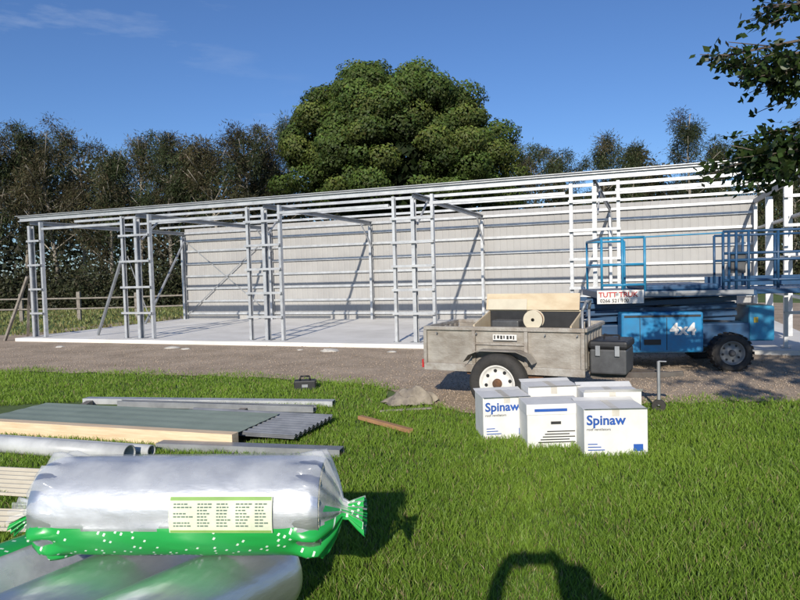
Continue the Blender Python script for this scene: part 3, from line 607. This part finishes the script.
mk('timber_offcut','thin grey stick lying on gravel just in front of the canvas sack','timber',(380,412),(432,409),.02,lambda ln:MB().box(0,ln,-.012,.012,0,.02),OLDWOOD)
# ------------------------------------------------------------ foil rolls
def roll(center,az,ln,rad,label,bag=False,labelpatch=False,green=(-80,-8)):
    z0=center[2]-rad; t=thing('insulation_roll',label,'insulation roll',(center[0],center[1],z0),az,'foil insulation rolls')
    n=96; m=90; mb=MB(); vs=[]; sd=center[0]*5
    for k in range(m+1):
        x=-ln/2+ln*k/m; ed=max(0,1-(ln/2-abs(x))/.05)
        for i in range(n):
            th=2*math.pi*i/n; cx,cy=math.cos(th),math.sin(th)
            wr=abs(mnoise.noise(Vector((x*4+cx*2,cy*2,sd+x*1.5))))
            rr=rad*(1+.012*mnoise.noise(Vector((x*2.5,cx*1.5,cy*1.5+sd)))-.009*max(0,.10-wr)/.10-.07*ed*ed)
            vs.append((x,rr*cx,rad+rr*cy))
    mb.add(vs,[(k*n+i,k*n+(i+1)%n,(k+1)*n+(i+1)%n,(k+1)*n+i) for k in range(m) for i in range(n)])
    mb.build('foil_wrap',FOIL,t,smooth=True)
    for x,sg in ((-ln/2,-1),(ln/2,1)):
        e=MB(); pr=[]; K=14
        for k in range(K+1):
            rr=rad*.925*(1-k/K)+.002; pr.append((sg*(-.004+.008*(k%2)),rr))
        e.lathe(pr,'x',c=(x,0,rad),n=40); e.build('wool_end',WOOL,t)
    if bag:
        prof=[(-ln/2-.17,.075),(-ln/2-.13,.05),(-ln/2-.09,.035),(-ln/2-.06,.09),(-ln/2-.03,.15),(-ln/2+.02,rad*1.0),(-ln/2+.06,rad*1.03)]
        prof+=[(-ln/2+.06+(ln-.12)*k/48,rad*1.035) for k in range(1,48)]
        prof+=[(ln/2-.06,rad*1.03),(ln/2-.01,rad*.99),(ln/2+.02,.165),(ln/2+.05,.11),(ln/2+.075,.04),(ln/2+.10,.035),(ln/2+.14,.06),(ln/2+.17,.075)]
        n=96; mb=MB(); vs=[]; 
        for (x,rr) in prof:
            endf=max(0,1-(ln/2-abs(x))/.14) if abs(x)<ln/2 else 1
            for i in range(n):
                th=2*math.pi*i/n; q=rr*(1+endf*.17*math.sin(th*13+3*mnoise.noise(Vector((x*6,th,0))))+endf*.12*mnoise.noise(Vector((x*14,math.cos(th)*5,math.sin(th)*5)))+.024*abs(mnoise.noise(Vector((x*6+math.cos(th),math.cos(th)*5,math.sin(th)*5)))))
                dz=-.05*max(0,(abs(x)-ln/2))/.15
                vs.append((x,q*math.cos(th),rad+q*math.sin(th)+dz))
        fs=[];mi=[]
        for k in range(len(prof)-1):
            for i in range(n):
                f=(k*n+i,k*n+(i+1)%n,(k+1)*n+(i+1)%n,(k+1)*n+i); th=math.degrees(2*math.pi*(i+.5)/n)
                a=180-th; a=(a+180)%360-180; x=prof[k][0]
                wob=3*math.sin(x*7)
                gr=(green[0]<a<green[1]+wob) or (x>ln/2+.01 and (i//5)%2==0 and a<20) or (x>ln/2+.08 and i%3)
                fs.append(f); mi.append(1 if gr else 0)
        mb.v=vs; mb.f=fs; mb.m=mi; mb.build('plastic_bag',[FILM,FILMG],t,smooth=True)
    if labelpatch:
        def P(x,a,ex=.0):
            th=R(180-a); rr=rad*1.035+.010+ex; return (x,rr*math.cos(th),rad+rr*math.sin(th))
        lb=MB(); K=10; xa,xb=.01,.44
        for k in range(K):
            a0=27-38*k/K; a1=27-38*(k+1)/K; lb.add([P(xa,a0),P(xb,a0),P(xb,a1),P(xa,a1)],[(0,1,2,3)])
        lo=lb.build('paper_label',mat('label_paper',(.74,.78,.58),.6),t,smooth=True)
        pr=MB()
        cols_=[xa+.02,xa+.12,xa+.20,xa+.28,xa+.36]
        for k in range(8): 
            a0=20-3.2*k
            for ci,x0 in enumerate(cols_):
                if ci==0 and k%3==2: continue
                w=random.uniform(.03,.055) if ci else random.uniform(.05,.08); xx=x0
                while xx<x0+w:
                    q=random.uniform(.006,.016); pr.add([P(xx,a0,.002),P(xx+q,a0,.002),P(xx+q,a0-1.4,.002),P(xx,a0-1.4,.002)],[(0,1,2,3)]); xx+=q+.004
        q=pr.build('label_print',mat('label_ink',(.12,.18,.14),.7),lo); q['kind']='stuff'
        for a0,a1 in ((26.6,23.0),(-8.0,-10.6)):
            MB().add([P(xa+.004,a0,.0015),P(xb-.004,a0,.0015),P(xb-.004,a1,.0015),P(xa+.004,a1,.0015)],[(0,1,2,3)]).build('label_border',mat('label_green',(.25,.45,.10),.6),lo)
    return t
mc=atd(188,507,2.80); az=R(-4)
roll((mc.x,mc.y,.60),az,1.24,.205,'top foil insulation roll in clear bag with green print and pale label',True,True)
dA=Vector((.60,.80,0)).normalized(); pA=Vector((-dA.y,dA.x,0)); aa=math.atan2(dA.y,dA.x)
eA=at(268,572,.19); cA=Vector((eA.x,eA.y,0))-dA*.50
roll((cA.x,cA.y,.195),aa,1.1,.195,'lower foil roll reaching right beneath the bagged roll')
cB=cA+pA*.405-dA*.02
roll((cB.x,cB.y,.195),aa+R(3),1.1,.195,'lower foil roll at the left beside the lower right one')
cC=cB+pA*.46-dA*.12
# turned the other way round so that its printed side faces up and to the right
roll((cC.x,cC.y,.21),aa+R(186),.95,.195,'foil roll in green printed bag at the far left edge',True,False,(30,110))
# ------------------------------------------------------------ foreground tree
FT=thing('leafy_tree','dark leafy tree whose branches hang into the top right corner','tree',(5.6,4.4,0))
org=Vector((5.6,4.4,0)); C=[];A=[];Lg=[];cl=[]; br=MB()
br.path([(0,0,0),(.05,-.1,1.2),(-.05,-.3,2.4),(0,-.5,3.6),(0,-.8,4.6)],[.2,.17,.14,.1,.05],12)
def cluster(c,rad,n,src,tw=6,lf=(.05,.09)):
    c=Vector(c)-org; s=Vector(src)
    mid=s.lerp(c,.6)+Vector((0,0,.2)); br.path([s,mid,c],[.035,.016,.007],6)
    for k in range(tw):
        e=c+Vector((random.gauss(0,rad[0]),random.gauss(0,rad[1]),random.gauss(0,rad[2]))); st=mid.lerp(c,random.uniform(.6,1)); br.path([st,e],[.006,.003],4)
        m=n//tw; tt=rng.uniform(.4,1.08,(m,1)); P=np.array(st)*(1-tt)+np.array(e)*tt+rng.normal(0,.045,(m,3))
        C.append(P); A.append(rng.normal(0,1,(m,3))+np.array([0,0,-.5])+np.array(e-st)[None]*1.5); Lg.append(rng.uniform(lf[0],lf[1],m)); cl.append(pickcol((.034,.058,.015),m,.5))
for px,py,Y,rp,n in [(714,58,5,8,60),(732,68,5,13,150),(758,78,5,16,240),(785,66,5,17,320),(798,84,5,12,160),(768,8,5.2,11,110),(794,10,5.2,14,200),(730,166,5.1,11,120),(750,152,5.1,14,240),(773,160,5,16,320),(795,165,5,18,340),(796,146,5,12,180),(750,180,5.2,10,110),(770,134,5,8,60),(850,50,5,34,300),(855,155,5,34,300)]:
    q=atd(px,py,Y); s=rp/F*Y; cluster(q,(s,.2,s*.65),n,(-.05,-.35,3.0 if py<100 else 2.4),8)
for k in range(26):
    q=(random.uniform(2.1,5.6),random.uniform(-1.6,.8),random.uniform(3.3,4.5)); cluster(q,(.35,.35,.25),200,(0,-.5,3.5),7,(.08,.13))  # unseen clusters behind the camera, added to cast shade on the right-hand gravel
C=np.concatenate(C);A=np.concatenate(A);cl=np.concatenate(cl);Lg=np.concatenate(Lg)
leaves('crown',C,A,Lg,Lg*.6,cl,NEARLEAF,FT); br.build('trunk',BARK,FT,smooth=True)
# ------------------------------------------------------------ photographer (casts the shadow)
bx=.12
pv=[(bx,-.42,.98),(bx,-.42,1.22),(bx,-.43,1.42),(bx,-.42,1.52),(bx,-.39,1.62),(bx,-.39,1.72)]; prd=[(.18,.11),(.17,.10),(.19,.10),(.075,.065),(.11,.1),(.10,.095)]
pe=[(0,1),(1,2),(2,3),(3,4),(4,5)]
def addv(v,rr,par): 
    pv.append(v); prd.append(rr if isinstance(rr,tuple) else (rr,rr)); pe.append((par,len(pv)-1)); return len(pv)-1
for s in (-1,1):
    a=addv((bx+s*.19,-.42,1.44),.065,2)
    b=addv((bx-.40,-.34,1.47) if s<0 else (bx+.30,-.32,1.26),.048,a)
    m_=addv((bx-.35,-.24,1.60) if s<0 else (bx+.22,-.22,1.42),.040,b)
    c_=addv((-.15,-.14,1.65) if s<0 else (.13,-.13,1.57),.036,m_); d_=addv((s*.10,-.09,1.61),.034,c_)
    for k in range(4):
        f1=addv((s*(.085-.004*k),-.075,1.65-.018*k),.010,d_); addv((s*(.06),-.06,1.655-.02*k),.008,f1)
    addv((s*.075,-.10,1.565),.010,d_)
    h=addv((bx+s*.10,-.42,.90),.095,0); kn=addv((bx+s*.13,-.40,.50),.065,h); an=addv((bx+s*.15,-.42,.10),.045,kn); addv((bx+s*.17,-.24,.05),.04,an)
me=bpy.data.meshes.new('person'); me.from_pydata(pv,pe,[]); po=bpy.data.objects.new('person',me); COL.objects.link(po); me.materials.append(SHIRT)
sk=po.modifiers.new('skin','SKIN'); 
for i,v in enumerate(me.skin_vertices[0].data): v.radius=prd[i]; v.use_root=(i==0)
po.modifiers.new('sub','SUBSURF').levels=2; po.modifiers['sub'].render_levels=2
tag(po,'standing person with both arms raised holding a phone, shadow on the grass','person')
ph=MB().box(-.07,.07,-.055,-.047,1.56,1.635).build('phone',BLACK,None,bevel=.003); tag(ph,'phone held up in both hands by the standing person','phone')
# ------------------------------------------------------------ grass
def blades():
    n=370000; u=rng.uniform(0,1,n); e=.4; Y=((1.7**e)+(u*((12.2**e)-(1.7**e))))**(1/e); px=rng.uniform(-90,890,n)
    X=(px-400)/F*Y; hz=272-(px-400)*.0272; py=hz+EYE*F/Y
    ed=np.interp(px,ex,ey)+rng.normal(0,2.2,n)+3*np.sin(X*3.1)*(rng.uniform(0,1,n)>.4)
    keep=(py>ed)
    def inpoly(poly):
        pts=np.array(poly,float); c=np.zeros(n,bool); j=len(pts)-1
        for i in range(len(pts)):
            xi,yi=pts[i]; xj,yj=pts[j]
            t=((yi>py)!=(yj>py))&(px<(xj-xi)*(py-yi)/(yj-yi+1e-9)+xi); c^=t; j=i
        return c
    for poly in ([(-100,412),(80,403),(300,412),(318,418),(292,440),(236,448),(-100,428)],[(-100,472),(64,474),(50,500),(-100,494)],[(-100,510),(38,514),(30,538),(-100,534)],[(-100,440),(130,458),(130,468),(-100,452)],[(384,392),(436,392),(438,404),(384,404)]):
        keep&=~inpoly(poly)
    X=X[keep];Y=Y[keep];m=len(X)
    cl=.5+.5*np.sin(X*4.1+1.3*np.sin(Y*3.3))*np.sin(Y*5.2+1.1*np.sin(X*2.7)); big=.5+.5*np.sin(X*.9+.7+np.sin(Y*.8))*np.sin(Y*1.3+1)
    fine=.5+.5*np.sin(X*13+2*np.sin(Y*9))*np.sin(Y*15+1.5*np.sin(X*11))
    h=rng.uniform(.03,.066,m)*(.6+.4*cl+.2*big+.25*fine)
    w=(.0023+.00075*Y)*rng.uniform(.7,1.3,m); a=rng.uniform(0,6.283,m); la=rng.uniform(0,6.283,m); ln=h*rng.uniform(.15,.95,m)
    dx,dy=np.cos(a)*w/2,np.sin(a)*w/2; lx,ly=np.cos(la)*ln,np.sin(la)*ln
    z0=np.zeros(m)
    V=np.stack([np.stack([X-dx,Y-dy,z0],1),np.stack([X+dx,Y+dy,z0],1),np.stack([X+dx*.8+lx*.35,Y+dy*.8+ly*.35,h*.6],1),np.stack([X-dx*.8+lx*.35,Y-dy*.8+ly*.35,h*.6],1),np.stack([X+lx,Y+ly,h],1)],1).reshape(-1,3)
    b=5*np.arange(m)[:,None]; Fq=b+np.array([[0,1,2,3]]); Ft=b+np.array([[3,2,4]])
    t=rng.uniform(0,1,m)
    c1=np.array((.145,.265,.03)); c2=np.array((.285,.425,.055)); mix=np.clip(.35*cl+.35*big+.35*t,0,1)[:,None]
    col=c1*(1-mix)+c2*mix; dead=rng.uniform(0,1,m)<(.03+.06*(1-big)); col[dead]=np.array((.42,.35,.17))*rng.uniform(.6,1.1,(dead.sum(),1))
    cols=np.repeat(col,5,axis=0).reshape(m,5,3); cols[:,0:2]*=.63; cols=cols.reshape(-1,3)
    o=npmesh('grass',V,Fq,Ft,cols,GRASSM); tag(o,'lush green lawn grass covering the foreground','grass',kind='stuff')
blades()
n=26000; X=rng.uniform(-40,-2,n); Y=rng.uniform(19,34,n)
inside=((X+10)*.934-(Y-17.5)*.357>-.6)&((X+10)*.357+(Y-17.5)*.934<7.2); X=X[~inside];Y=Y[~inside]; n=len(X)
h=rng.uniform(.06,.2,n)
tag(leaves('field_grass',np.stack([X,Y,h*.45],1),np.array([0,0,1])+rng.normal(0,.35,(n,3)),h,rng.uniform(.03,.07,n),pickcol((.24,.25,.09),n,.35),GRASSM),'rough paddock grass beyond the left end of the shed','grass',kind='stuff')
